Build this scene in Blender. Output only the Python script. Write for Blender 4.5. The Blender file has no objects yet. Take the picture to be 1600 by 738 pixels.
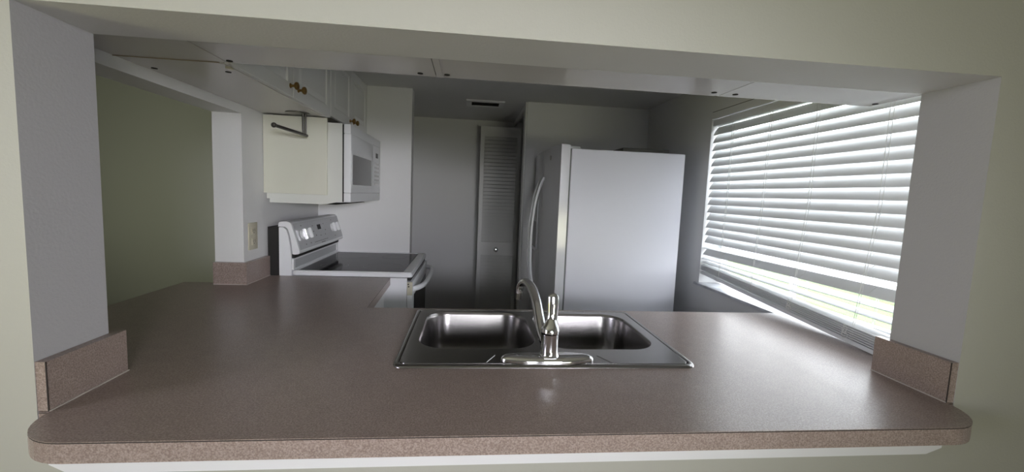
import bpy, bmesh, math, random
from mathutils import Vector, Matrix
random.seed(7)
S = bpy.context.scene
COL = S.collection

# ------------------------------------------------------------------ camera
F_PX = 667.0
YAW, PITCH, ROLL = 0.1027, -0.0963, 0.0413
cam_d = bpy.data.cameras.new('camera'); cam = bpy.data.objects.new('camera', cam_d); COL.objects.link(cam)
cam_d.sensor_width = 36; cam_d.sensor_fit = 'HORIZONTAL'; cam_d.lens = F_PX / 1600 * 36; cam_d.clip_start = 0.02
cY, sY, cP, sP = math.cos(YAW), math.sin(YAW), math.cos(PITCH), math.sin(PITCH)
Fv = Vector((sY*cP, cY*cP, sP)); r0 = Vector((cY, -sY, 0)); u0 = r0.cross(Fv)
rv = math.cos(ROLL)*r0 + math.sin(ROLL)*u0; uv = -math.sin(ROLL)*r0 + math.cos(ROLL)*u0
M = Matrix((rv, uv, -Fv)).transposed().to_4x4(); M.translation = Vector((0, -.89, 1.3744)); cam.matrix_world = M
S.camera = cam

# ------------------------------------------------------------------ world, lights, exposure
S.view_settings.view_transform = 'Standard'; S.view_settings.look = 'None'
S.view_settings.exposure = 0.0; S.view_settings.gamma = 1; S.view_settings.use_curve_mapping = False
w = bpy.data.worlds.new('overcast_sky'); S.world = w; w.use_nodes = True
nt = w.node_tree; nt.nodes.clear()
out = nt.nodes.new('ShaderNodeOutputWorld'); bg = nt.nodes.new('ShaderNodeBackground'); bg.inputs[1].default_value = 11.5
tc = nt.nodes.new('ShaderNodeTexCoord'); sp = nt.nodes.new('ShaderNodeSeparateXYZ'); rp = nt.nodes.new('ShaderNodeValToRGB')
rp.color_ramp.elements[0].position = 0.0; rp.color_ramp.elements[0].color = (.99, .955, 1.0, 1)
rp.color_ramp.elements[1].position = 1.0; rp.color_ramp.elements[1].color = (.86, .88, 1, 1)
nt.links.new(tc.outputs['Generated'], sp.inputs[0]); nt.links.new(sp.outputs[2], rp.inputs[0])
nt.links.new(rp.outputs[0], bg.inputs[0]); nt.links.new(bg.outputs[0], out.inputs[0])

def area(name, loc, target, sx, sy, power, color, spread=180, portal=False):
    d = bpy.data.lights.new(name, 'AREA'); d.shape = 'RECTANGLE'; d.size = sx; d.size_y = sy
    d.energy = power; d.color = color; d.spread = math.radians(spread)
    if portal: d.cycles.is_portal = True
    o = bpy.data.objects.new(name, d); COL.objects.link(o); o.location = loc
    o.rotation_euler = (Vector(target)-Vector(loc)).to_track_quat('-Z', 'Y').to_euler()
    return o
# lamps standing in for unseen dining window daylight: sky light falling in, lawn light thrown up
area('back_window_sky_standin', (1.1, -3.5, 1.6), (-.85, 1.75, 1.05), .6, .5, 4.0, (1, .985, 1.08), 32)
area('back_window_lawn_standin', (1.1, -3.6, .8), (-1.0, 1.5, 2.1), 1.6, .6, 8.5, (.99, .98, .72), 80)
area('side_window_sky_standin', (-3.5, -1.5, 1.5), (0, -.3, .6), 1.6, 1.1, 34, (.98, .97, 1.14), 120)
area('side_window_lawn_standin', (-3.5, -1.5, .8), (-.3, 0, 2.3), 1.6, .6, 10, (.98, .98, .22), 100)
area('hall_fill_sky', (-3.5, 1.6, 1.6), (-1.8, 3.2, .6), 1.0, .8, 2.0, (.95, .94, 1), 150)  # no window here: fill lamp added to lift the dark left room
area('hall_fill_lawn', (-3.5, 1.6, .8), (-1.8, 3.2, 2.0), 1.0, .5, 6.5, (.95, 1, .70), 140)  # second added fill for the left room, greenish and aimed higher
area('fridge_fill_light', (.3, -3.5, 1.6), (.80, 1.43, 1.05), .5, .5, 1.0, (.95, .96, 1), 24)  # added narrow fill lamp to brighten the fridge side
# portal of the kitchen window
area('kitchen_window_portal', (1.53, .84, 1.4), (0, .84, 1.4), 1.24, .98, 1, (1, 1, 1), 180, True)

# ------------------------------------------------------------------ materials
def mat(name, col, rough=.6, metal=0., bump=0., bscale=60., noise=0., nscale=80., spec=.5, trans=0., emit=None):
    m = bpy.data.materials.new(name); m.use_nodes = True; t = m.node_tree; b = t.nodes['Principled BSDF']
    b.inputs['Base Color'].default_value = (*col, 1); b.inputs['Roughness'].default_value = rough
    b.inputs['Metallic'].default_value = metal; b.inputs['Specular IOR Level'].default_value = spec
    co = t.nodes.new('ShaderNodeTexCoord')
    if noise:
        n = t.nodes.new('ShaderNodeTexNoise'); n.inputs['Scale'].default_value = nscale; n.inputs['Detail'].default_value = 4
        t.links.new(co.outputs['Object'], n.inputs['Vector'])
        r = t.nodes.new('ShaderNodeValToRGB'); e = r.color_ramp.elements
        e[0].position = .3; e[1].position = .7
        e[0].color = (*[max(0, c*(1-noise)) for c in col], 1); e[1].color = (*[min(1, c*(1+noise)) for c in col], 1)
        t.links.new(n.outputs['Fac'], r.inputs[0]); t.links.new(r.outputs[0], b.inputs['Base Color'])
    if bump:
        n2 = t.nodes.new('ShaderNodeTexNoise'); n2.inputs['Scale'].default_value = bscale; n2.inputs['Detail'].default_value = 5
        t.links.new(co.outputs['Object'], n2.inputs['Vector'])
        bp = t.nodes.new('ShaderNodeBump'); bp.inputs['Strength'].default_value = bump; bp.inputs['Distance'].default_value = .004
        t.links.new(n2.outputs['Fac'], bp.inputs['Height']); t.links.new(bp.outputs[0], b.inputs['Normal'])
    if trans:
        tr = t.nodes.new('ShaderNodeBsdfTranslucent'); tr.inputs[0].default_value = (*col, 1)
        mx = t.nodes.new('ShaderNodeMixShader'); mx.inputs[0].default_value = trans
        t.links.new(b.outputs[0], mx.inputs[1]); t.links.new(tr.outputs[0], mx.inputs[2])
        t.links.new(mx.outputs[0], t.nodes['Material Output'].inputs[0])
    return m
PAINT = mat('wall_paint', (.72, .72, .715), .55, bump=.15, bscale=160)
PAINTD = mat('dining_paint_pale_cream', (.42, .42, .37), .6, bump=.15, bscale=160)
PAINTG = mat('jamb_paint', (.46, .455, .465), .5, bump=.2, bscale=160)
CEIL = mat('ceiling_paint', (.70, .70, .69), .8, bump=.4, bscale=60)
FLOOR = mat('floor_tile', (.42, .39, .35), .4, noise=.12, nscale=8)
def laminate():
    m = mat('brown_laminate', (.235, .178, .150), .30, spec=.5)
    t = m.node_tree; b = t.nodes['Principled BSDF']; co = t.nodes.new('ShaderNodeTexCoord')
    n = t.nodes.new('ShaderNodeTexNoise'); n.inputs['Scale'].default_value = 330; n.inputs['Detail'].default_value = 3
    n3 = t.nodes.new('ShaderNodeTexNoise'); n3.inputs['Scale'].default_value = 22; n3.inputs['Detail'].default_value = 4
    t.links.new(co.outputs['Object'], n.inputs[0]); t.links.new(co.outputs['Object'], n3.inputs[0])
    r = t.nodes.new('ShaderNodeValToRGB'); e = r.color_ramp.elements; e[0].position = .34; e[1].position = .68
    e[0].color = (.225, .170, .147, 1); e[1].color = (.41, .335, .30, 1)
    k = r.color_ramp.elements.new(.5); k.color = (.305, .24, .21, 1)
    mx = t.nodes.new('ShaderNodeMix'); mx.data_type = 'RGBA'; mx.blend_type = 'MULTIPLY'; mx.inputs[0].default_value = .35
    r2 = t.nodes.new('ShaderNodeValToRGB'); r2.color_ramp.elements[0].position = .3; r2.color_ramp.elements[0].color = (.75, .75, .75, 1)
    r2.color_ramp.elements[1].position = .7
    t.links.new(n.outputs[0], r.inputs[0]); t.links.new(n3.outputs[0], r2.inputs[0])
    t.links.new(r.outputs[0], mx.inputs[6]); t.links.new(r2.outputs[0], mx.inputs[7]); t.links.new(mx.outputs[2], b.inputs['Base Color'])
    bp = t.nodes.new('ShaderNodeBump'); bp.inputs['Strength'].default_value = .06; bp.inputs['Distance'].default_value = .001
    t.links.new(n.outputs[0], bp.inputs['Height']); t.links.new(bp.outputs[0], b.inputs['Normal'])
    return m
LAM = laminate()
SEAM = mat('dark_seam', (.03, .022, .02), .7)
CAULK = mat('pale_caulk', (.55, .50, .46), .6)
WHITE = mat('white_enamel', (.74, .75, .76), .28)
FRIDGEW = mat('fridge_white', (.74, .74, .80), .42, bump=.08, bscale=400)
CABW = mat('cabinet_white', (.74, .74, .73), .38)
CABB = mat('cabinet_bottom_melamine', (.64, .62, .61), .24)
GLOSSW = mat('gloss_appliance_white', (.66, .67, .62), .1)
CREAM = mat('cream_gloss_panel', (.66, .66, .56), .16)
BLACKG = mat('black_glass', (.010, .010, .012), .08, spec=.04)
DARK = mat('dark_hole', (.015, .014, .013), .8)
GREYG = mat('grey_window_glass', (.10, .10, .10), .2)
def brushed():
    m = mat('brushed_steel', (.30, .29, .285), .24, 1.)
    t = m.node_tree; b = t.nodes['Principled BSDF']; co = t.nodes.new('ShaderNodeTexCoord')
    mp = t.nodes.new('ShaderNodeMapping'); mp.inputs['Scale'].default_value = (6, 500, 500)
    n = t.nodes.new('ShaderNodeTexNoise'); n.inputs['Scale'].default_value = 3
    t.links.new(co.outputs['Object'], mp.inputs[0]); t.links.new(mp.outputs[0], n.inputs[0])
    mr = t.nodes.new('ShaderNodeMapRange'); mr.inputs[3].default_value = .22; mr.inputs[4].default_value = .28
    t.links.new(n.outputs[0], mr.inputs[0]); t.links.new(mr.outputs[0], b.inputs['Roughness'])
    return m
STEEL = brushed()
CHROME = mat('chrome', (.78, .78, .79), .07, 1.)
BRASS = mat('antique_brass', (.36, .22, .08), .3, 1.)
PEWTER = mat('dull_metal', (.16, .15, .14), .3, 1.)
SLAT = mat('blind_slat_white', (.82, .83, .84), .45, trans=.09)
CORD = mat('white_cord', (.8, .8, .78), .8)
ALU = mat('white_aluminium', (.72, .73, .74), .4)
STONE = mat('grey_marble_sill', (.50, .51, .53), .3, noise=.3, nscale=14)
IVORY = mat('ivory_plastic', (.52, .49, .38), .35)
DOORW = mat('louver_paint', (.76, .76, .74), .5)
GRASS = mat('lawn_grass', (.06, .12, .02), .9, noise=.35, nscale=6)
CONC = mat('pale_concrete', (.35, .35, .35), .9, noise=.08, nscale=5)
def glass():
    m = bpy.data.materials.new('clear_glass'); m.use_nodes = True; t = m.node_tree; t.nodes.clear()
    o = t.nodes.new('ShaderNodeOutputMaterial'); a = t.nodes.new('ShaderNodeBsdfTransparent'); g = t.nodes.new('ShaderNodeBsdfGlossy')
    g.inputs['Roughness'].default_value = .02; a.inputs[0].default_value = (.93, .96, .95, 1)
    mx = t.nodes.new('ShaderNodeMixShader'); mx.inputs[0].default_value = .06
    t.links.new(a.outputs[0], mx.inputs[1]); t.links.new(g.outputs[0], mx.inputs[2]); t.links.new(mx.outputs[0], o.inputs[0])
    return m
GLASS = glass()

# ------------------------------------------------------------------ helpers
def box(bm, x0, x1, y0, y1, z0, z1, bevel=0, seg=2):
    g = bmesh.ops.create_cube(bm, size=1)
    vs = g['verts']
    for v in vs:
        v.co = Vector(((x0+x1)/2 + v.co.x*(x1-x0), (y0+y1)/2 + v.co.y*(y1-y0), (z0+z1)/2 + v.co.z*(z1-z0)))
    if bevel:
        es = {e for v in vs for e in v.link_edges}
        bmesh.ops.bevel(bm, geom=list(es), offset=bevel, segments=seg, profile=.6, affect='EDGES')
def cyl(bm, p0, p1, r0, r1=None, seg=20, cap=True):
    p0, p1 = Vector(p0), Vector(p1); r1 = r0 if r1 is None else r1
    d = p1-p0; q = d.to_track_quat('Z', 'Y').to_matrix().to_4x4(); q.translation = (p0+p1)/2
    bmesh.ops.create_cone(bm, cap_ends=cap, segments=seg, radius1=r0, radius2=r1, depth=d.length, matrix=q)
def sphere(bm, c, r, s=(1, 1, 1), seg=20):
    m = Matrix.Translation(c) @ Matrix.Diagonal((*s, 1))
    bmesh.ops.create_uvsphere(bm, u_segments=seg, v_segments=seg//2+2, radius=r, matrix=m)
def lathe(bm, c, axis, prof, seg=28):
    """prof: list of (radius, distance along axis)"""
    q = Vector(axis).to_track_quat('Z', 'Y').to_matrix(); rings = []
    for r, h in prof:
        rings.append([bm.verts.new(Vector(c)+q @ Vector((r*math.cos(a), r*math.sin(a), h))) for a in [2*math.pi*k/seg for k in range(seg)]])
    for A, B in zip(rings, rings[1:]):
        for k in range(seg): bm.faces.new((A[k], A[(k+1) % seg], B[(k+1) % seg], B[k]))
    bm.faces.new(rings[0][::-1]); bm.faces.new(rings[-1])
def tube(bm, pts, radii, seg=14, flat=1.0, cap=True):
    pts = [Vector(p) for p in pts]; n = len(pts)
    if not isinstance(radii, (list, tuple)): radii = [radii]*n
    rings = []; up = None
    for i, p in enumerate(pts):
        t = (pts[min(i+1, n-1)]-pts[max(i-1, 0)]).normalized()
        if up is None:
            up = Vector((0, 0, 1)) if abs(t.z) < .9 else Vector((1, 0, 0))
        up = (up - t*up.dot(t)).normalized(); side = t.cross(up)
        rings.append([bm.verts.new(p + side*math.cos(a)*radii[i] + up*math.sin(a)*radii[i]*flat) for a in [2*math.pi*k/seg for k in range(seg)]])
    for A, B in zip(rings, rings[1:]):
        for k in range(seg): bm.faces.new((A[k], A[(k+1) % seg], B[(k+1) % seg], B[k]))
    if cap: bm.faces.new(rings[0][::-1]); bm.faces.new(rings[-1])
def smooth_path(P, k=8):
    P = [Vector(p) for p in P]; o = []
    for i in range(len(P)-1):
        a, b, c, d = P[max(i-1, 0)], P[i], P[i+1], P[min(i+2, len(P)-1)]
        for j in range(k):
            t = j/k
            o.append(.5*((2*b)+(-a+c)*t+(2*a-5*b+4*c-d)*t*t+(-a+3*b-3*c+d)*t**3))
    o.append(P[-1]); return o
def prism(bm, outline, holes, axis, a, b):
    """flat outline (with holes) extruded along axis from a to b; 2-D coords are the other two axes in xyz order"""
    def P(u, v, h):
        return {'x': (h, u, v), 'y': (u, h, v), 'z': (u, v, h)}[axis]
    tmp = bmesh.new(); es = []
    for loop in [outline]+list(holes):
        vs = [tmp.verts.new(P(u, v, a)) for u, v in loop]
        es += [tmp.edges.new((vs[i], vs[(i+1) % len(vs)])) for i in range(len(vs))]
    bmesh.ops.triangle_fill(tmp, use_beauty=True, use_dissolve=False, edges=es)
    ex = bmesh.ops.extrude_face_region(tmp, geom=tmp.faces[:])
    d = Vector(P(0, 0, b-a))
    for v in [g for g in ex['geom'] if isinstance(g, bmesh.types.BMVert)]: v.co += d
    bmesh.ops.recalc_face_normals(tmp, faces=tmp.faces[:])
    me = bpy.data.meshes.new('tmp'); tmp.to_mesh(me); tmp.free(); bm.from_mesh(me); bpy.data.meshes.remove(me)
def rrect(x0, x1, y0, y1, r, n=8):
    o = []
    for cx, cy, a0 in ((x1-r, y0+r, -90), (x1-r, y1-r, 0), (x0+r, y1-r, 90), (x0+r, y0+r, 180)):
        for k in range(n+1):
            a = math.radians(a0+90*k/n); o.append((cx+r*math.cos(a), cy+r*math.sin(a)))
    return o
def NB(): return bmesh.new()
def obj(name, bm, m, parent=None, smooth=False, origin=None):
    bmesh.ops.recalc_face_normals(bm, faces=bm.faces[:])
    me = bpy.data.meshes.new(name); bm.to_mesh(me); bm.free(); me.materials.append(m)
    o = bpy.data.objects.new(name, me); COL.objects.link(o)
    base = Vector((0, 0, 0))
    if parent:
        q = parent
        while q: base += q.location; q = q.parent
        o.parent = parent
    elif origin is None:
        xs = [v.co for v in me.vertices]
        origin = ((min(v.x for v in xs)+max(v.x for v in xs))/2, (min(v.y for v in xs)+max(v.y for v in xs))/2, min(v.z for v in xs))
    if origin is not None and not parent: base = Vector(origin); o.location = base
    me.transform(Matrix.Translation(-base))
    if smooth:
        me.polygons.foreach_set('use_smooth', [True]*len(me.polygons))
        try: me.set_sharp_from_angle(angle=math.radians(40))
        except Exception: pass
    return o
def obox(name, m, parent, *b, bevel=0, seg=2):
    bm = NB(); box(bm, *b, bevel=bevel, seg=seg); return obj(name, bm, m, parent, smooth=bool(bevel))
def struct(o): o['kind'] = 'structure'; return o
def tag(o, label, cat, group=None):
    o['label'] = label; o['category'] = cat
    if group: o['group'] = group
    return o
def thing(name, loc, label=None, cat=None, group=None):
    o = bpy.data.objects.new(name, None); COL.objects.link(o); o.location = loc; o.empty_display_size = .1
    if label: tag(o, label, cat, group)
    return o

# ------------------------------------------------------------------ measures
XL, XR, D, ZH = -.833, 1.198, .174, 1.6885        # pass-through opening
XW, XWO = -1.029, -1.154                          # kitchen left wall faces
YP = 1.179                                        # pillar front
KR = 1.356                                        # kitchen right wall
ZK = 2.07                                         # kitchen ceiling
YS, YF, YZ = 2.165, 2.353, 3.289                  # stub wall, fridge wall, far wall
ZC = 1.7244                                       # cabinet bottoms
ZT = .91                                          # counter top
YB = .80                                          # counter kitchen edge

# ------------------------------------------------------------------ room shell
bm = NB(); prism(bm, [(-3.6, 0), (3.2, 0), (3.2, 2.44), (-3.6, 2.44)], [[(XL, .868), (XR, .868), (XR, ZH), (XL, ZH)]], 'y', 0, D)
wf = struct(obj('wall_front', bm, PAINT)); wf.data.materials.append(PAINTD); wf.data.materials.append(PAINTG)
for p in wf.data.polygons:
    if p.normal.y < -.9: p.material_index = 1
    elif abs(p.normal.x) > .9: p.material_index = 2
bm = NB()
prism(bm, [(D, 0), (YZ, 0), (YZ, 2.44), (D, 2.44)], [[(.30, .868), (YP, .868), (YP, ZH), (.30, ZH)]], 'x', XWO, XW)
struct(obj('wall_left', bm, PAINT))
bm = NB(); prism(bm, [(D, 0), (YZ+.1, 0), (YZ+.1, 2.2), (D, 2.2)], [[(.16+.06, .905), (1.461, .905), (1.461, 1.885), (.22, 1.885)]], 'x', KR, KR+.16)
struct(obj('wall_right', bm, PAINT))
bm = NB(); box(bm, XW, -.409, YS, YS+.11, 0, ZK); struct(obj('wall_stub', bm, PAINT))
bm = NB(); box(bm, XW, KR, YZ, YZ+.1, 0, 2.44); struct(obj('wall_far', bm, PAINT))
bm = NB(); box(bm, -3.6, XW, YZ, YZ+.1, 0, 2.44); struct(obj('wall_hall', bm, PAINTD))
bm = NB(); box(bm, .413, KR, YF, YF+.10, 0, ZK); struct(obj('wall_back', bm, PAINT))
bm = NB(); prism(bm, [(-3.7, 0), (YZ+.1, 0), (YZ+.1, 2.44), (-3.7, 2.44)], [[(-2.4, .3), (-.6, .3), (-.6, 2.1), (-2.4, 2.1)]], 'x', -3.7, -3.6); struct(obj('wall_dining_left', bm, PAINT))
bm = NB(); box(bm, 3.2, 3.3, -3.7, D, 0, 2.44); struct(obj('wall_dining_right', bm, PAINT))
bm = NB(); prism(bm, [(-3.7, 0), (3.3, 0), (3.3, 2.44), (-3.7, 2.44)], [[(-.4, .3), (2.4, .3), (2.4, 2.1), (-.4, 2.1)]], 'y', -3.8, -3.7)
struct(obj('wall_dining_back', bm, PAINT))
bm = NB(); box(bm, -3.7, 3.3, -3.8, YZ+.1, -.1, 0); struct(obj('floor', bm, FLOOR))
bm = NB(); box(bm, -3.7, 3.3, -3.8, D, 2.44, 2.54); box(bm, -3.7, XW, D, YZ+.1, 2.44, 2.54); struct(obj('ceiling', bm, CEIL))
bm = NB(); box(bm, XW, KR, D, YZ, ZK, ZK+.12); struct(obj('ceiling_kitchen', bm, CEIL))
# dining window frame
wd = thing('window_2', (.6, -3.75, .3)); struct(wd)
bm = NB()
prism(bm, [(-.4, .3), (2.4, .3), (2.4, 2.1), (-.4, 2.1)], [[(-.35, .35), (.97, .35), (.97, 2.05), (-.35, 2.05)], [(1.03, .35), (2.35, .35), (2.35, 2.05), (1.03, 2.05)]], 'y', -3.78, -3.74)
obj('window_frame', bm, ALU, wd)
wd = thing('window_3', (-3.65, -1.5, .3)); struct(wd)
bm = NB()
prism(bm, [(-2.4, .3), (-.6, .3), (-.6, 2.1), (-2.4, 2.1)], [[(-2.35, .35), (-1.53, .35), (-1.53, 2.05), (-2.35, 2.05)], [(-1.47, .35), (-.65, .35), (-.65, 2.05), (-1.47, 2.05)]], 'x', -3.68, -3.64)
obj('window_frame', bm, ALU, wd)

BLOCKER = mat('sky_block_cloth', (.70, .69, .66), .9)
def sky_block(parent, axis, at, u0, u1, z0, z1):  # unseen opaque sheets added to keep world light out of the dining windows
    bm = NB(); n = 60; pts = []
    for k in range(n+1): pts.append((u0+(u1-u0)*k/n, at+.012*math.sin(k*1.3)))
    bk = [(u, d-.02) for u, d in reversed(pts)]
    prism(bm, [((u, d) if axis == 'y' else (d, u)) for u, d in pts+bk], [], 'z', z0, z1)
    obj('sky_block_sheet', bm, BLOCKER, parent, smooth=True)
sky_block(bpy.data.objects['window_2'], 'y', -3.68, -.45, 2.45, .25, 2.15)
sky_block(bpy.data.objects['window_3'], 'x', -3.58, -2.45, -.55, .25, 2.15)
# ------------------------------------------------------------------ kitchen window
W1 = thing('window_1', (KR+.08, .84, .905)); struct(W1)
bm = NB(); y0, y1, z0, z1 = .22, 1.461, .917, 1.885
prism(bm, [(y0, z0), (y1, z0), (y1, z1), (y0, z1)], [[(y0+.035, z0+.035), (y1-.035, z0+.035), (y1-.035, 1.385), (y0+.035, 1.385)], [(y0+.035, 1.42), (y1-.035, 1.42), (y1-.035, z1-.035), (y0+.035, z1-.035)]], 'x', KR+.105, KR+.14)
obj('window_frame', bm, ALU, W1)
obox('pane', GLASS, W1, KR+.120, KR+.124, y0+.03, y1-.03, z0+.03, z1-.03)
obox('window_sill', STONE, W1, KR-.018, KR+.105, .20, 1.488, .893, .9075, bevel=.003)
obox('head_fascia', PAINT, W1, KR-.004, KR+.012, .222, 1.459, 1.846, 1.882)
obox('fascia_gap', DARK, W1, KR-.002, KR+.006, .222, 1.459, 1.8825, 1.8855)

# ------------------------------------------------------------------ blind
BL = thing('window_blind', (KR+.02, .84, .93), 'white slatted window blind with its bottom stack sagging to one side', 'blind')
bx = KR+.022
obox('headrail', ALU, BL, KR+.002, KR+.05, .235, 1.452, 1.806, 1.842, bevel=.004)
def slat(zf, zn, tilt, tw=0.0, yn=.262, yf=1.448, name='slat', xn=None, xf=None):
    bm = NB(); N = 10; W = .0270; ny = 12; grid = []
    for j in range(ny+1):
        f = j/ny; y = yn+(yf-yn)*f; zc = zn+(zf-zn)*f; a = math.radians(tilt+tw*(1-f)); row = []
        for side in (1, -1):
            for i in range(N+1):
                s = (i/N*2-1)*W*side; c = (1-(s/W)**2)*.003+side*.0011
                # room-side edge low, window-side edge high
                x = s*math.cos(a) - c*math.sin(a); z = s*math.sin(a) + c*math.cos(a)
                row.append(bm.verts.new(((bx if xn is None else xn+(xf-xn)*f)+x, y, zc+z)))
        grid.append(row)
    n = len(grid[0])
    for A, B in zip(grid, grid[1:]):
        for k in range(n): bm.faces.new((A[k], A[(k+1) % n], B[(k+1) % n], B[k]))
    bm.faces.new(grid[0][::-1]); bm.faces.new(grid[-1])
    return obj(name, bm, SLAT, BL, smooth=True)
for k in range(15): slat(1.778-.0435*k, 1.778-.0435*k, 60)
slat(1.118, 1.126, 9)
slat(1.096, 1.102, 50)
slat(1.056, 1.054, 9)
slat(1.034, 1.014, 7)
XN, XF = 1.318, bx+.004          # the stack swings into the room at its near end
for k in range(6): slat(1.016-.0058*k, .974-.0085*k, 4-k, name='stacked_slat', xn=XN, xf=XF)
bm = NB(); vs = []
for y, zc, xc in ((.262, .9215, XN), (1.448, .972, XF)):
    for x, z in ((-.027, -.009), (.027, -.009), (.027, .005), (-.027, .005)): vs.append(bm.verts.new((xc+x, y, zc+z)))
for f in ((0, 1, 2, 3), (7, 6, 5, 4), (0, 4, 5, 1), (1, 5, 6, 2), (2, 6, 7, 3), (3, 7, 4, 0)): bm.faces.new([vs[i] for i in f])
obj('bottom_rail', bm, SLAT, BL)
for y in (.40, .70, .97, 1.25):
    bm = NB(); zb = .985 - (.062)*(1448-1000*y)/1186*1 + .0
    for dx in (-.027, .0275):
        tube(bm, [(bx+dx, y+.004, 1.81), (bx+dx, y+.003, 1.4), (bx+dx-(.056*(1.448-y)/1.186 if dx < 0 else .03), y, zb)], .0010, 6)
        tube(bm, [(bx+dx, y-.010, 1.81), (bx+dx, y-.009, 1.4), (bx+dx-(.056*(1.448-y)/1.186 if dx < 0 else .03), y-.006, zb)], .0008, 6)
    for k in range(16): tube(bm, [(bx-.027, y, 1.768-.0435*k-.022), (bx+.0275, y, 1.768-.0435*k+.022)], .0008, 5)
    obj('ladder_cord', bm, CORD, BL)
for y, z in ((.70, .985), (.42, .965)):
    bm = NB(); pts = []
    for k in range(26):
        a = k*1.15; pts.append((bx-.031-.056*(1.448-y)/1.186-.004*math.sin(a*1.7), y+.012*math.cos(a)*(1-.02*k), z-.028+.032*k/26+.012*math.sin(a)))
    tube(bm, smooth_path(pts, 3), .0009, 5); obj('cord_tangle', bm, CORD, BL)

# ------------------------------------------------------------------ outside
bm = NB(); box(bm, KR+.2, 30, -14, 24, -.2, -.12); g = struct(obj('ground', bm, GRASS))
bm = NB(); box(bm, KR+.2, 4.2, -8, 12, -.119, -.08); struct(obj('patio_slab', bm, CONC))
bm = NB(); box(bm, 8.2, 12.5, -14, 24, -.119, -.09); struct(obj('driveway', bm, CONC))
ps = thing('porch_screen_frame', (3.9, 3, -.08), 'white porch screen frame outside the window behind the blind', 'screen')
for y in (0.6, 2.2, 3.8, 5.4, 7.0): obox('post', ALU, ps, 3.88, 3.93, y-.025, y+.025, -.08, 2.5)
obox('rail', ALU, ps, 3.88, 3.93, .55, 7.05, .78, .83); obox('rail', ALU, ps, 3.88, 3.93, .55, 7.05, 2.5, 2.56)

# ------------------------------------------------------------------ countertop
def arc(cx, cy, r, a0, a1, n=10): return [(cx+r*math.cos(math.radians(a0+(a1-a0)*k/n)), cy+r*math.sin(math.radians(a0+(a1-a0)*k/n))) for k in range(n+1)]
FY = -.108
# opening width at the wall line
outline = arc(-.812+.112, FY+.108, .108, 180, 270)[:]
outline = [(-.812, 0)] + arc(-.812+.108, 0, .108, 180, 270)[1:] + arc(1.180-.108, 0, .108, 270, 360)[:-1] + [(1.180, 0), (XR-.002, 0.0), (XR-.002, D+.002), (KR-.002, D+.002), (KR-.002, YB), (-.387, YB), (-.404, 1.393), (XW+.002, 1.393), (XW+.002, YP-.002), (XWO-.004, YP-.002), (XWO-.004, 1.198), (-1.303, 1.198), (-1.303, .303), (XW+.002, .303), (XW+.002, D+.002), (XL+.002, D+.002), (XL+.002, 0.0)]
SX0, SX1, SY0, SY1 = -.189, .655, .209, .770
hole = rrect(SX0+.018, SX1-.018, SY0+.018, SY1-.018, .03)
CT = thing('countertop', (.18, .3, .87), 'speckled brown laminate countertop running through the pass-through around the sink', 'countertop')
bm = NB(); prism(bm, outline, [hole], 'z', .870, .9066); obj('edge_band', bm, LAM, CT)
def inset(poly, d): return poly
bm = NB(); prism(bm, outline, [hole], 'z', .9066, .9088); obj('seam_line', bm, SEAM, CT)
bm = NB(); prism(bm, outline, [hole], 'z', .9088, ZT); obj('top_sheet', bm, LAM, CT)
# apron strip under the overhang
bm = NB(); prism(bm, [(-.79, .868), (1.14, .868), (1.14, .815), (1.10, .800), (-.755, .800), (-.79, .82)], [], 'y', -.032, -.001)
struct(obj('trim_1', bm, WHITE))

# backsplashes
bsl = thing('backsplash', (-.823, .1, ZT), 'short brown laminate upstand at foot of the left opening jamb', 'backsplash')
obox('panel', LAM, bsl, XL, XL+.0195, .001, .199, ZT+.0012, 1.0115)
obox('seam_line', SEAM, bsl, XL+.0185, XL+.0205, .0003, .002, ZT+.001, 1.0117)
obox('caulk_line', CAULK, bsl, XL+.0195, XL+.0225, .001, .199, ZT+.0003, ZT+.0025)
bsr = thing('backsplash', (1.188, .1, ZT), 'short brown laminate upstand at foot of the right opening jamb beside the blind', 'backsplash')
obox('panel', LAM, bsr, XR-.0195, XR, .001, .199, ZT+.0012, 1.0115)
obox('seam_line', SEAM, bsr, XR-.0205, XR-.0185, .0003, .002, ZT+.001, 1.0117)
obox('caulk_line', CAULK, bsr, XR-.0225, XR-.0195, .001, .199, ZT+.0003, ZT+.0025)
bsp = thing('backsplash', (-1.06, 1.2, ZT), 'brown laminate upstand wrapped round the foot of the far pillar below the outlet', 'backsplash')
bm = NB(); prism(bm, [(XWO, 1.159), (XW+.0198, 1.159), (XW+.0198, 1.3935), (XW+.0005, 1.3935), (XW+.0005, YP-.0005), (XWO, YP-.0005)], [], 'z', ZT+.0012, 1.0115)
obj('panel', bm, LAM, bsp)
bm = NB(); box(bm, XWO, XW+.022, 1.1565, 1.159, ZT+.0003, ZT+.0025); box(bm, XW+.0198, XW+.022, 1.159, 1.3935, ZT+.0003, ZT+.0025)
obj('caulk_line', bm, CAULK, bsp)

# ------------------------------------------------------------------ sink
SK = thing('kitchen_sink', ((SX0+SX1)/2, (SY0+SY1)/2, ZT), 'stainless steel double-bowl drop-in sink set in the brown countertop', 'sink')
LB = (-.143, .222, .338, .728); RB = (.245, .603, .336, .722)
bm = NB()
lh = rrect(LB[0], LB[1], LB[2], LB[3], .085, 12); rh = rrect(RB[0], RB[1], RB[2], RB[3], .085, 12)
prism(bm, rrect(SX0+.0205, SX1-.0205, SY0+.0205, SY1-.0205, .017), [lh, rh], 'z', ZT+.003, ZT+.0068); obj('deck', bm, STEEL, SK)
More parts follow.
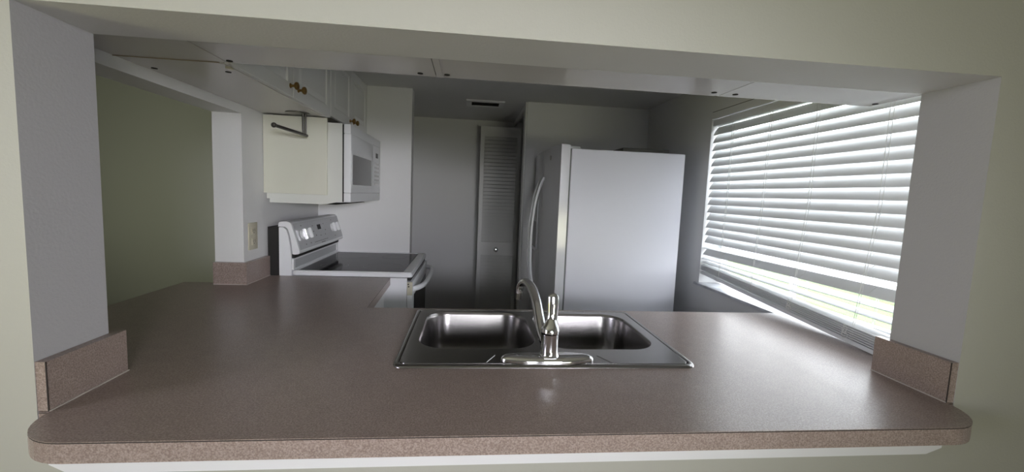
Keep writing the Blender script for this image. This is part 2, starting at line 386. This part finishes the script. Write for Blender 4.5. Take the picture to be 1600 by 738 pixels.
# raised rolled rim
def ring_loft(bm, rings, close=False):
    R = [[bm.verts.new(p) for p in r] for r in rings]; n = len(R[0])
    for A, B in zip(R, R[1:]):
        for k in range(n): bm.faces.new((A[k], A[(k+1) % n], B[(k+1) % n], B[k]))
    return R
bm = NB(); rings = []
for off, z, r in ((0, .0003, .03), (0.001, .003, .029), (.004, .0062, .027), (.009, .0072, .024), (.0135, .0062, .021), (.0145, .0030, .020), (.0175, .0030, .019), (.019, .0066, .018), (.021, .0068, .017)):
    rings.append([(x, y, ZT+z) for x, y in rrect(SX0+off, SX1-off, SY0+off, SY1-off, r)])
ring_loft(bm, rings); obj('rim', bm, STEEL, SK, smooth=True)
def bowl(B, nm):
    bm = NB(); rings = []; x0, x1, y0, y1 = B
    for off, z, r in ((-.001, .0069, .086), (.001, .0066, .085), (.004, .0005, .083), (.006, -.006, .080), (.012, -.10, .075), (.018, -.135, .072), (.030, -.152, .062), (.05, -.160, .05), (.09, -.163, .04)):
        rings.append([(x, y, ZT+z) for x, y in rrect(x0+off, x1-off, y0+off, y1-off, max(.02, r), 12)])
    R = ring_loft(bm, rings)
    c = bm.verts.new(((x0+x1)/2, (y0+y1)/2, ZT-.165)); n = len(R[-1])
    for k in range(n): bm.faces.new((R[-1][k], R[-1][(k+1) % n], c))
    o = obj('bowl', bm, STEEL, SK, smooth=True)
    bm = NB(); lathe(bm, ((x0+x1)/2, (y0+y1)/2, ZT-.165), (0, 0, 1), [(.045, 0), (.045, .004), (.036, .005), (.030, .002), (.01, .002)], 24); obj('drain', bm, CHROME, o, smooth=True)
bowl(LB, 'l'); bowl(RB, 'r')
# pressed ridges of the deck
def ridge(pts, nm='ridge', r=.0016):
    bm = NB(); tube(bm, pts, r, 8, flat=.8); obj(nm, bm, STEEL, SK, smooth=True)
ridge([(.412, .232, ZT+.0068), (.385, .285, ZT+.0068)])
ridge([(.058, .232, ZT+.0068), (.085, .285, ZT+.0068)])

# ------------------------------------------------------------------ faucet
FC = thing('faucet', (.233, .248, ZT+.0045), 'chrome single-lever faucet with arched spout standing on the sink deck', 'faucet')
bm = NB(); rings = []
zb = ZT+.0074
def boat(ax, by, n=64):
    o = []
    for k in range(n):
        t = 2*math.pi*k/n; c, q = math.cos(t), math.sin(t)
        o.append((.2305+ax*math.copysign(abs(c)**.9, c), .246+by*math.copysign(abs(q)**.85, q)))
    return o
for off, z in ((0, 0), (0, .006), (.002, .011), (.007, .0155), (.015, .0185), (.022, .0195)):
    rings.append([(x, y, zb+z) for x, y in boat(.131-off*1.4, .030-off)])
R = ring_loft(bm, rings); bm.faces.new(R[-1]); bm.faces.new(R[0][::-1]); obj('base_plate', bm, CHROME, FC, smooth=True)
bm = NB(); lathe(bm, (.234, .244, zb+.017), (0, 0, 1), [(.028, 0), (.026, .004), (.0245, .008), (.0245, .045), (.025, .047), (.025, .060), (.026, .063)], 32); obj('body', bm, CHROME, FC, smooth=True)
bm = NB(); lathe(bm, (.234, .244, zb+.0806), (.08, .1, 1), [(.026, 0), (.0265, .004), (.0255, .012), (.021, .022), (.015, .032), (.012, .038)], 32)
obj('handle_cap', bm, CHROME, FC, smooth=True)
bm = NB()
lp = smooth_path([(.237, .248, 1.000), (.239, .251, 1.022), (.241, .256, 1.050), (.242, .260, 1.075), (.242, .263, 1.094), (.242, .264, 1.106)], 6)
lr = []
for i in range(len(lp)):
    f = i/(len(lp)-1); r = .0125-.0042*min(1, f/.35) if f < .35 else .0083+.0010*math.sin(math.pi*min(1, (f-.35)/.65))
    z = lp[i].z; r *= math.sqrt(max(.01, 1-max(0, (z-1.094)/.0122)**2)); lr.append(r)
tube(bm, lp, lr, 18, flat=1.75)
obj('lever', bm, CHROME, FC, smooth=True)
path = [(.226, .252, .968), (.219, .275, .985), (.214, .305, 1.015), (.209, .345, 1.058), (.200, .385, 1.090), (.188, .415, 1.1025), (.177, .434, 1.098), (.170, .444, 1.080), (.1685, .446, 1.062)]
sp_ = smooth_path(path, 6)
bm = NB(); tube(bm, sp_, [.0172-.0062*(i/len(sp_)) for i in range(len(sp_))], 18, flat=1.0); obj('spout', bm, CHROME, FC, smooth=True)
bm = NB(); cyl(bm, (.1685, .446, 1.066), (.1670, .4475, 1.042), .0112, .0102, 18); obj('aerator', bm, PEWTER, FC, smooth=True)

# ------------------------------------------------------------------ base cabinets
def door_panel(bm, face, x0, x1, z0, z1, pos, th=.018, fr=.045):
    """raised-panel door; face in '+x','+y'; x0..x1 along the other horizontal axis"""
    rings = []
    for ins, d in ((0, 0), (0, th-.002), (.002, th), (fr, th), (fr+.005, th-.006), (fr+.010, th-.006), (fr+.030, th-.0005)):
        c = [(x0+ins, z0+ins), (x1-ins, z0+ins), (x1-ins, z1-ins), (x0+ins, z1-ins)]
        rings.append([(pos+d, u, z) if face == '+x' else (u, pos+d, z) for u, z in c])
    R = ring_loft(bm, rings); bm.faces.new(R[-1]); bm.faces.new(R[0][::-1])
bc = thing('base_cabinet', (-.71, 1.0, 0), 'white base cabinet under the countertop beside the range', 'cabinet')
bm = NB(); box(bm, XW+.003, -.45, .80, 1.39, .10, .868); box(bm, XW+.003, -.52, .80, 1.39, 0, .10); obj('body', bm, CABW, bc)
bm = NB(); door_panel(bm, '+x', .815, 1.375, .12, .70, -.449); obj('door', bm, CABW, bc)
bm = NB(); box(bm, -.449, -.431, .815, 1.375, .715, .85, bevel=.003); obj('drawer_front', bm, CABW, bc, smooth=True)
bs = thing('base_cabinet', (.18, .48, 0), 'white sink base cabinet under the countertop below the sink', 'cabinet')
bm = NB()
for x0, x1 in ((-.40, -.382), (.83, .848), (KR-.022, KR-.004)): box(bm, x0, x1, D+.003, .75, .10, .868)
box(bm, -.382, KR-.022, D+.003, D+.012, .10, .868); box(bm, -.382, KR-.022, D+.012, .75, .10, .118); box(bm, -.40, KR-.004, D+.05, .69, 0, .10)
box(bm, -.382, KR-.022, .735, .75, .70, .868)
obj('body', bm, CABW, bs)
for x0, x1 in ((-.395, .02), (.03, .44), (.45, .84), (.85, KR-.01)):
    bm = NB(); door_panel(bm, '+y', x0, x1, .12, .70, .751); obj('door', bm, CABW, bs)

# ------------------------------------------------------------------ wall cabinets
def knob(parent, x, y, z):
    bm = NB(); lathe(bm, (x, y, z), (1, 0, 0), [(.0095, 0), (.0095, .002), (.006, .004), (.0045, .010), (.006, .015), (.013, .019), (.0155, .024), (.0145, .029), (.009, .032), (.003, .033)], 22)
    return obj('knob', bm, BRASS, parent, smooth=True)
def hole_disc(parent, x, y, z=ZC):
    bm = NB(); cyl(bm, (x, y, z-.0008), (x, y, z+.001), .0085, seg=16); obj('screw_hole', bm, DARK, parent)
YD = .478
wallcab = []
labels = ['white wall cabinet hanging in the corner above the left jamb, square underside',
          'white wall cabinet above the opening, between the corner cabinet and the twin seam lines',
          'white wide wall cabinet above the opening over the sink, between two underside seams',
          'white wall cabinet above the opening at far right, against the window wall']
for i, (x0, x1) in enumerate(((XW+.002, -.7175), (-.7140, -.1135), (-.1095, .8010), (.8045, KR-.003))):
    c = thing('wall_cabinet', ((x0+x1)/2, .33, ZC), labels[i], 'cabinet', 'wall cabinets over the opening')
    bm = NB(); box(bm, x0, x1, D+.002, YD, ZC+.001, ZK-.001); obj('body', bm, CABB, c)
    if i:
        dd = (x1-x0)/2 if i == 2 else (x1-x0); n = 2 if i == 2 else 1
        for k in range(n):
            bm = NB(); door_panel(bm, '+y', x0+.003+k*dd, x0+(k+1)*dd-.003, ZC+.004, ZK-.01, YD+.0005); obj('door', bm, CABW, c)
    wallcab.append(c)
    # side stiles showing on the underside
    if i == 1: obox('stile_edge', CABB, c, -.130, -.1125, D+.002, YD, ZC-.0012, ZC+.001)
    if i == 2: obox('stile_edge', CABB, c, -.1105, -.092, D+.002, YD, ZC-.0012, ZC+.001)
hole_disc(wallcab[1], -.700, .459); hole_disc(wallcab[1], -.158, .452)
hole_disc(wallcab[2], -.078, .447); hole_disc(wallcab[2], .765, .439)
hole_disc(wallcab[3], .840, .444); hole_disc(wallcab[3], 1.335, .443)
# left row
lc = thing('wall_cabinet', (-.87, .94, ZC), 'white two-door wall cabinet on the left wall with brass knobs, left of the microwave', 'cabinet', 'wall cabinets on the left wall')
bm = NB(); box(bm, XW+.002, -.728, YD+.003, 1.394, ZC+.001, ZK-.001); obj('body', bm, CABB, lc)
for y0_, y1_ in ((YD+.006, .935), (.939, 1.390)):
    bm = NB(); door_panel(bm, '+x', y0_, y1_, ZC-.001, ZK-.004, -.727, fr=.05); obj('door', bm, CABW, lc)
knob(lc, -.709, .905, 1.763); knob(lc, -.709, .982, 1.763)
obox('seam_filler', mat('brown_seam', (.30, .24, .17), .6), lc, XW+.003, -.74, .4785, .4825, ZC-.0015, ZC+.0005)
obox('bottom_rail', CABB, lc, -.740, -.7275, YD+.006, 1.392, ZC-.003, ZC+.001)
hole_disc(lc, -.773, .592); hole_disc(lc, -1.000, .606)
bm = NB(); box(bm, -.737, -.722, .505, .525, ZC-.010, ZC-.003, bevel=.002); obj('hinge', bm, IVORY, lc, smooth=True)
mc = thing('wall_cabinet', (-.87, 1.78, 1.735), 'white two-door wall cabinet mounted directly above the microwave', 'cabinet', 'wall cabinets on the left wall')
bm = NB(); box(bm, XW+.002, -.728, 1.397, YS-.004, 1.737, ZK-.001); obj('body', bm, CABB, mc)
for y0_, y1_ in ((1.400, 1.779), (1.783, YS-.006)):
    bm = NB(); door_panel(bm, '+x', y0_, y1_, 1.733, ZK-.004, -.727, fr=.05); obj('door', bm, CABW, mc)
knob(mc, -.709, 1.745, 1.765); knob(mc, -.709, 1.822, 1.765)

# ------------------------------------------------------------------ cream side panel, towel holder, outlet
sp2 = obox('side_panel', CREAM, None, XW+.003, -.722, 1.374, 1.3935, 1.334, 1.7195, bevel=.002)
tag(sp2, 'cream glossy side panel hanging below the wall cabinet beside the microwave', 'panel')
th = thing('paper_towel_holder', (-.83, 1.30, 1.62), 'dull metal paper towel rod hanging below the wall cabinet before the cream panel', 'towel holder')
bm = NB(); lathe(bm, (-.835, 1.305, ZC), (0, 0, -1), [(.054, 0), (.054, .002), (.048, .004), (.01, .005)], 30); obj('mount_plate', bm, PEWTER, th, smooth=True)
bm = NB(); tube(bm, [(-.809, 1.302, 1.721), (-.806, 1.300, 1.626)], .0052, 12); tube(bm, [(-.797, 1.302, 1.721), (-.795, 1.300, 1.626)], .004, 12); obj('post', bm, PEWTER, th, smooth=True)
bm = NB(); tube(bm, [(-.792, 1.305, 1.618), (-.849, 1.095, 1.632)], .0075, 14); obj('rod', bm, PEWTER, th, smooth=True)
bm = NB(); sphere(bm, (-.851, 1.088, 1.6325), .0115, (1, 1, 1)); obj('end_knob', bm, PEWTER, th, smooth=True)
ot = thing('wall_outlet', (XW+.003, 1.257, 1.127), 'ivory duplex power outlet on the wall beside the far pillar', 'outlet')
obox('cover_plate', IVORY, ot, XW+.0005, XW+.006, 1.216, 1.298, 1.062, 1.191, bevel=.002)
for zc in (1.152, 1.101):
    bm = NB(); box(bm, XW+.0055, XW+.009, 1.240, 1.274, zc-.016, zc+.016, bevel=.0015); r_ = obj('receptacle', bm, IVORY, ot, smooth=True)
    bm = NB(); box(bm, XW+.0088, XW+.0094, 1.247, 1.250, zc-.004, zc+.009); box(bm, XW+.0088, XW+.0094, 1.262, 1.265, zc-.004, zc+.009)
    cyl(bm, (XW+.0088, 1.2565, zc-.009), (XW+.0094, 1.2565, zc-.009), .003, seg=10); obj('slot', bm, DARK, r_)

# ------------------------------------------------------------------ microwave
MW = thing('microwave', (-.83, 1.76, 1.29), 'white over-the-range microwave with grey window mounted above the range', 'microwave')
MY0, MY1 = 1.3965, 2.125
bm = NB(); prism(bm, [(-1.022, 1.306), (-1.022, 1.700), (-.652, 1.700), (-.652, 1.298), (-.682, 1.298), (-.735, 1.286), (-1.008, 1.286), (-1.008, 1.306)], [], 'y', MY0, MY1); obj('body', bm, GLOSSW, MW)
obox('seam_line', DARK, MW, -.652, -.646, MY0+.002, MY1-.002, 1.302, 1.696)
bm = NB(); box(bm, -.6455, -.611, MY0, MY1, 1.300, 1.348, bevel=.003); obj('bottom_strip', bm, WHITE, MW, smooth=True)
bm = NB(); box(bm, -.6455, -.611, MY0, MY1, 1.650, 1.698, bevel=.004); obj('vent_strip', bm, WHITE, MW, smooth=True)
bm = NB(); box(bm, -.6455, -.609, MY0, 1.900, 1.3485, 1.6495, bevel=.004); dr = obj('door', bm, WHITE, MW, smooth=True)
bm = NB(); prism(bm, rrect(1.425, 1.855, 1.392, 1.548, .006, 4), [], 'x', -.6092, -.6078); obj('window', bm, GREYG, dr)
bm = NB(); prism(bm, rrect(1.408, 1.872, 1.375, 1.565, .01, 4), [rrect(1.425, 1.855, 1.392, 1.548, .006, 4)], 'x', -.6092, -.6072); obj('window_border', bm, WHITE, dr)
bm = NB(); box(bm, -.6455, -.611, 1.902, MY1, 1.3485, 1.6495, bevel=.003); cp = obj('control_panel', bm, WHITE, MW, smooth=True)
obox('display', BLACKG, cp, -.6112, -.6100, 1.985, 2.045, 1.575, 1.605)
bm = NB()
for r in range(6):
    for c in range(3): box(bm, -.6112, -.6104, 1.955+c*.045, 1.985+c*.045, 1.40+r*.026, 1.413+r*.026)
obj('keypad', bm, CABB, cp)
obox('underside_grille', DARK, MW, -.98, -.70, 1.45, 2.07, 1.284, 1.287)

# ------------------------------------------------------------------ range
RG = thing('electric_range', (-.63, 1.776, 0), 'white freestanding electric range with black glass cooktop beside the stub wall', 'range')
RY0, RY1 = 1.3975, 2.158
bm = NB(); box(bm, XW+.06, -.318, RY0, RY1, .02, .908); obj('body', bm, WHITE, RG)
bm = NB(); prism(bm, [(-.966, .905), (-.966, 1.160), (-.944, 1.160), (-.930, 1.148), (-.921, 1.12), (-.910, 1.05), (-.906, 1.0), (-.9055, .905)], [], 'y', RY0, RY1); obj('backguard', bm, WHITE, RG)
shell = [(-.968, 1.163), (-.968, 1.178), (-.962, 1.188), (-.950, 1.1905), (-.922, 1.1895), (-.911, 1.186), (-.905, 1.177), (-.868, 1.052), (-.863, 1.034), (-.865, 1.026), (-.872, 1.022), (-.888, 1.020), (-.898, 1.022), (-.900, 1.030), (-.906, 1.085), (-.913, 1.125), (-.922, 1.152), (-.936, 1.163)]
bm = NB(); prism(bm, shell, [], 'y', RY0-.002, RY1+.001); ph = obj('control_housing', bm, WHITE, RG)
obox('seam_line', DARK, RG, -.9055, -.893, RY0+.006, RY1-.004, 1.000, 1.021)
obox('rear_shade_strip', DARK, RG, XW+.006, -.967, RY0+.006, RY1-.004, .05, 1.160)  # dark strip painting the deep shade between range and wall
# sloping control face
a = Vector((-.905, 0, 1.177)); b = Vector((-.868, 0, 1.052)); dn = (b-a).normalized(); nrm = Vector((-dn.z, 0, dn.x)); nrm = nrm if nrm.x > 0 else -nrm
def cf(t, y, h=0): p = a+(b-a)*t+nrm*h; return Vector((p.x, y, p.z))
def cbox(bm, t0, t1, y0, y1, h0, h1):
    vs = [bm.verts.new(cf(t, y, h)) for h in (h0, h1) for t, y in ((t0, y0), (t1, y0), (t1, y1), (t0, y1))]
    for f in ((3, 2, 1, 0), (4, 5, 6, 7), (0, 1, 5, 4), (1, 2, 6, 5), (2, 3, 7, 6), (3, 0, 4, 7)): bm.faces.new([vs[i] for i in f])
GREYP = mat('grey_control_face', (.44, .45, .46), .35)
bm = NB(); cbox(bm, -.02, 1.08, RY0+.012, RY1-.006, 0, .0012); cface = obj('control_face', bm, GREYP, RG)
bm = NB(); cbox(bm, .22, .44, 1.735, 1.790, .0012, .002); obj('display', bm, BLACKG, cface)
bm = NB(); cbox(bm, .94, .955, 1.63, 1.86, .0012, .0018)
obj('panel_line', bm, SEAM, cface)
for t, y in ((.2, 1.66), (.45, 1.655), (.65, 1.68), (.7, 1.75), (.2, 1.84), (.5, 1.85), (.7, 1.83), (.9, 1.50), (.9, 1.57), (.1, 1.50), (.9, 2.0), (.1, 2.0)):
    bm = NB(); cbox(bm, t, t+.05, y, y+.012, .0012, .0017); obj('printed_mark', bm, PEWTER, cface)
bm = NB(); cbox(bm, 1.02, 1.055, 1.735, 1.80, .0012, .0018); obj('name_mark', bm, PEWTER, cface)
for y in (1.490, 1.568, 1.985, 2.058):
    c0 = cf(.5, y, .001); bm = NB(); lathe(bm, c0, nrm, [(.026, 0), (.026, .003), (.020, .006), (.019, .012)], 28)
    k = obj('knob', bm, WHITE, RG, smooth=True)
    bm = NB(); cbox(bm, .28, .72, y-.008, y+.008, .010, .028); bmesh.ops.bevel(bm, geom=bm.edges[:], offset=.003, segments=2, affect='EDGES'); obj('grip', bm, CHROME if y < 1.5 else WHITE, k, smooth=True)
# lower splash with rolled border
bm = NB(); prism(bm, rrect(RY0+.006, RY1-.006, .934, .998, .012, 5), [rrect(RY0+.026, RY1-.026, .945, .990, .006, 5)], 'x', -.9055, -.897); obj('splash_border', bm, WHITE, RG, smooth=True)
bm = NB(); prism(bm, rrect(RY0+.026, RY1-.026, .945, .990, .006, 5), [], 'x', -.9055, -.902); obj('splash_panel', bm, GREYP, RG)
# cooktop frame and glass
bm = NB(); prism(bm, rrect(-.905, -.292, RY0, RY1, .02), [rrect(-.885, -.345, RY0+.024, RY1-.024, .012)], 'z', .912, .937)
bmesh.ops.bevel(bm, geom=[e for e in bm.edges if len(e.link_faces) == 2 and e.calc_face_angle(0) > 1.2 and all(v.co.z > .93 for v in e.verts)], offset=.005, segments=3, affect='EDGES')
obj('cooktop_frame', bm, WHITE, RG, smooth=True)
obox('cooktop_glass', BLACKG, RG, -.885, -.345, RY0+.024, RY1-.024, .920, .9335)
PRINT = mat('burner_print', (.06, .06, .065), .3)
for cx_, cy_, rr_ in ((-.75, 1.60, .075), (-.75, 1.97, .10), (-.48, 1.60, .11), (-.48, 1.97, .08)):
    bm = NB(); prism(bm, [(cx_+rr_*math.cos(k*math.pi/20), cy_+rr_*math.sin(k*math.pi/20)) for k in range(40)], [[(cx_+(rr_-.002)*math.cos(k*math.pi/20), cy_+(rr_-.002)*math.sin(k*math.pi/20)) for k in range(40)]], 'z', .9335, .9338)
    obj('burner_ring', bm, PRINT, RG)
obox('front_gap', DARK, RG, -.318, -.300, RY0+.01, RY1-.01, .893, .911)
bm = NB(); box(bm, -.317, -.288, RY0+.004, RY1-.004, .20, .888, bevel=.004); od = obj('oven_door', bm, WHITE, RG, smooth=True)
obox('door_glass', BLACKG, od, -.2885, -.286, RY0+.07, RY1-.07, .34, .805)
bm = NB(); box(bm, -.316, -.2885, RY0+.001, RY0+.005, .815, .886); obj('end_cap', bm, IVORY, od)
bm = NB(); cyl(bm, (-.310, RY0, .875), (-.310, RY0+.003, .875), .004, seg=10); cyl(bm, (-.308, RY0, .862), (-.308, RY0+.003, .862), .004, seg=10); obj('screw_hole', bm, DARK, od)
bm = NB(); tube(bm, smooth_path([(-.292, RY0+.03, .845), (-.262, RY0+.06, .848), (-.240, RY0+.13, .850), (-.233, RY0+.25, .850), (-.232, 1.776, .850), (-.233, RY1-.25, .850), (-.240, RY1-.13, .850), (-.262, RY1-.06, .848), (-.292, RY1-.03, .845)], 6), .0125, 14, flat=1.2); obj('handle', bm, WHITE, od, smooth=True)
bm = NB(); box(bm, -.317, -.290, RY0+.004, RY1-.004, .04, .192, bevel=.004); obj('storage_drawer', bm, WHITE, RG, smooth=True)

# ------------------------------------------------------------------ refrigerator
FR = thing('refrigerator', (.85, 1.89, 0), 'tall white side-by-side refrigerator seen from its side beyond the sink', 'refrigerator')
GY0, GY1 = 1.4326, 2.342
bm = NB(); box(bm, .549, 1.200, GY0, GY1, .02, 1.640, bevel=.006); obj('case', bm, FRIDGEW, FR, smooth=True)
obox('gasket', mat('grey_gasket', (.20, .21, .20), .7), FR, .541, .549, GY0+.006, GY1-.006, .10, 1.636)
DOORGLOSS = mat('glossy_fridge_door', (.68, .68, .70), .13)
def curved_door(y0_, y1_, bulge0, bulge1, nm):
    n = 8; pts = [(.541, y0_), (.541, y1_)]
    for k in range(n+1):
        f = k/n; y = y1_+(y0_-y1_)*f; yy = (y-GY0)/(GY1-GY0); pts.append((.492-.030*(1-(2*yy-1)**2), y))
    bm = NB(); prism(bm, pts, [], 'z', .10, 1.661); return obj(nm, bm, DOORGLOSS, FR, smooth=True)
fd = curved_door(GY0, 1.822, 0, 0, 'door'); zd = curved_door(1.828, GY1, 0, 0, 'door')
obox('bottom_grille', GREYP, FR, .50, .549, GY0+.01, GY1-.01, .02, .095)
for base, y, out in ((fd, 1.775, -.006), (zd, 1.880, .006)):
    bm = NB(); pts = smooth_path([(.463, y, 1.490), (.447, y+out*.2, 1.455), (.418, y+out, 1.36), (.398, y+out*1.6, 1.20), (.395, y+out*1.6, 1.02), (.408, y+out, .85), (.445, y+out*.2, .69), (.463, y, .65)], 8)
    tube(bm, pts, .0065, 12, flat=1.3); obj('handle', bm, WHITE, base, smooth=True)
bm = NB(); prism(bm, rrect(1.95, 2.17, 1.00, 1.36, .02, 5), [rrect(1.97, 2.15, 1.02, 1.20, .015, 5)], 'x', .457, .470); dp = obj('dispenser', bm, GREYP, zd)
obox('recess', GREYG, zd, .460, .468, 1.97, 2.15, 1.02, 1.20)
bm = NB(); cyl(bm, (.466, 1.60, 1.598), (.463, 1.60, 1.598), .014, seg=20); obj('badge', bm, PEWTER, fd, smooth=True)
bm = NB(); box(bm, .50, .60, GY0+.02, GY0+.06, 1.6405, 1.655, bevel=.003); obj('hinge_cover', bm, GREYP, FR, smooth=True)
tray = obox('serving_tray', mat('dark_tray', (.05, .047, .043), .5), None, .86, 1.135, 1.50, 1.90, 1.6405, 1.668, bevel=.004)
tag(tray, 'thin dark flat tray lying on top of the refrigerator', 'tray')

# ------------------------------------------------------------------ bifold closet door
BD = thing('door_1', (.27, 3.1, .02)); struct(BD)
def leaf(y, name):
    lf = thing(name, (0, 0, 0)); lf.parent = BD; lf.location = (0, y-3.1, 0)
    bm = NB(); x0, x1 = .087, .459; z0_, z1_ = .02, 1.988
    prism(bm, [(x0, z0_), (x1, z0_), (x1, z1_), (x0, z1_)], [[(x0+.035, .16), (x1-.035, .16), (x1-.035, .80), (x0+.035, .80)], [(x0+.035, .925), (x1-.035, .925), (x1-.035, 1.90), (x0+.035, 1.90)]], 'y', y, y+.028)
    fr_ = obj('leaf_frame', bm, DOORW, BD)
    bm = NB()
    for za, zb_ in ((.16, .80), (.925, 1.90)):
        n = int((zb_-za)/.0325)
        for k in range(n):
            z = za+(k+.5)*(zb_-za)/n; h = .0145
            vs = [bm.verts.new(p) for p in [(x, y+dy, z+dz) for x in (x0+.033, x1-.033) for dy, dz in ((.002, -h), (.008, -h), (.026, h), (.020, h))]]
            for f in ((0, 1, 2, 3), (7, 6, 5, 4), (0, 4, 5, 1), (1, 5, 6, 2), (2, 6, 7, 3), (3, 7, 4, 0)): bm.faces.new([vs[i] for i in f])
    obj('louvers', bm, DOORW, fr_)
    bpy.data.objects.remove(lf)
    return fr_
lf1 = leaf(3.10, 'leaf'); leaf(3.133, 'leaf')
bm = NB(); lathe(bm, (.262, 3.10, .853), (0, -1, 0), [(.010, 0), (.010, .008), (.020, .014), (.023, .022), (.018, .030), (.005, .033)], 24); obj('knob', bm, CHROME, lf1, smooth=True)
bm = NB(); box(bm, .405, .425, YF+.10, YZ, 2.035, ZK-.001); struct(obj('trim_2', bm, DOORW))
bm = NB(); box(bm, .398, .4125, YF+.005, YF+.098, 0, 2.069, bevel=.003); struct(obj('trim_3', bm, DOORW))

# ------------------------------------------------------------------ ceiling vent
cv = thing('ceiling_vent', (.10, 2.49, ZK-.01), 'small white rectangular air vent in the kitchen ceiling', 'vent')
bm = NB(); prism(bm, [(-.045, 2.385), (.245, 2.385), (.245, 2.595), (-.045, 2.595)], [[(-.005, 2.425), (.205, 2.425), (.205, 2.555), (-.005, 2.555)]], 'z', ZK-.012, ZK-.0005); obj('frame', bm, WHITE, cv)
obox('backing', DARK, cv, -.005, .205, 2.425, 2.555, ZK-.003, ZK-.0008)
bm = NB()
for k in range(7):
    y = 2.432+k*.018
    vs = [bm.verts.new(p) for p in [(x, y+dy, ZK+dz) for x in (-.005, .205) for dy, dz in ((0, -.011), (.002, -.011), (.009, -.003), (.007, -.003))]]
    for f in ((0, 1, 2, 3), (7, 6, 5, 4), (0, 4, 5, 1), (1, 5, 6, 2), (2, 6, 7, 3), (3, 7, 4, 0)): bm.faces.new([vs[i] for i in f])
obj('slats', bm, PEWTER, cv)
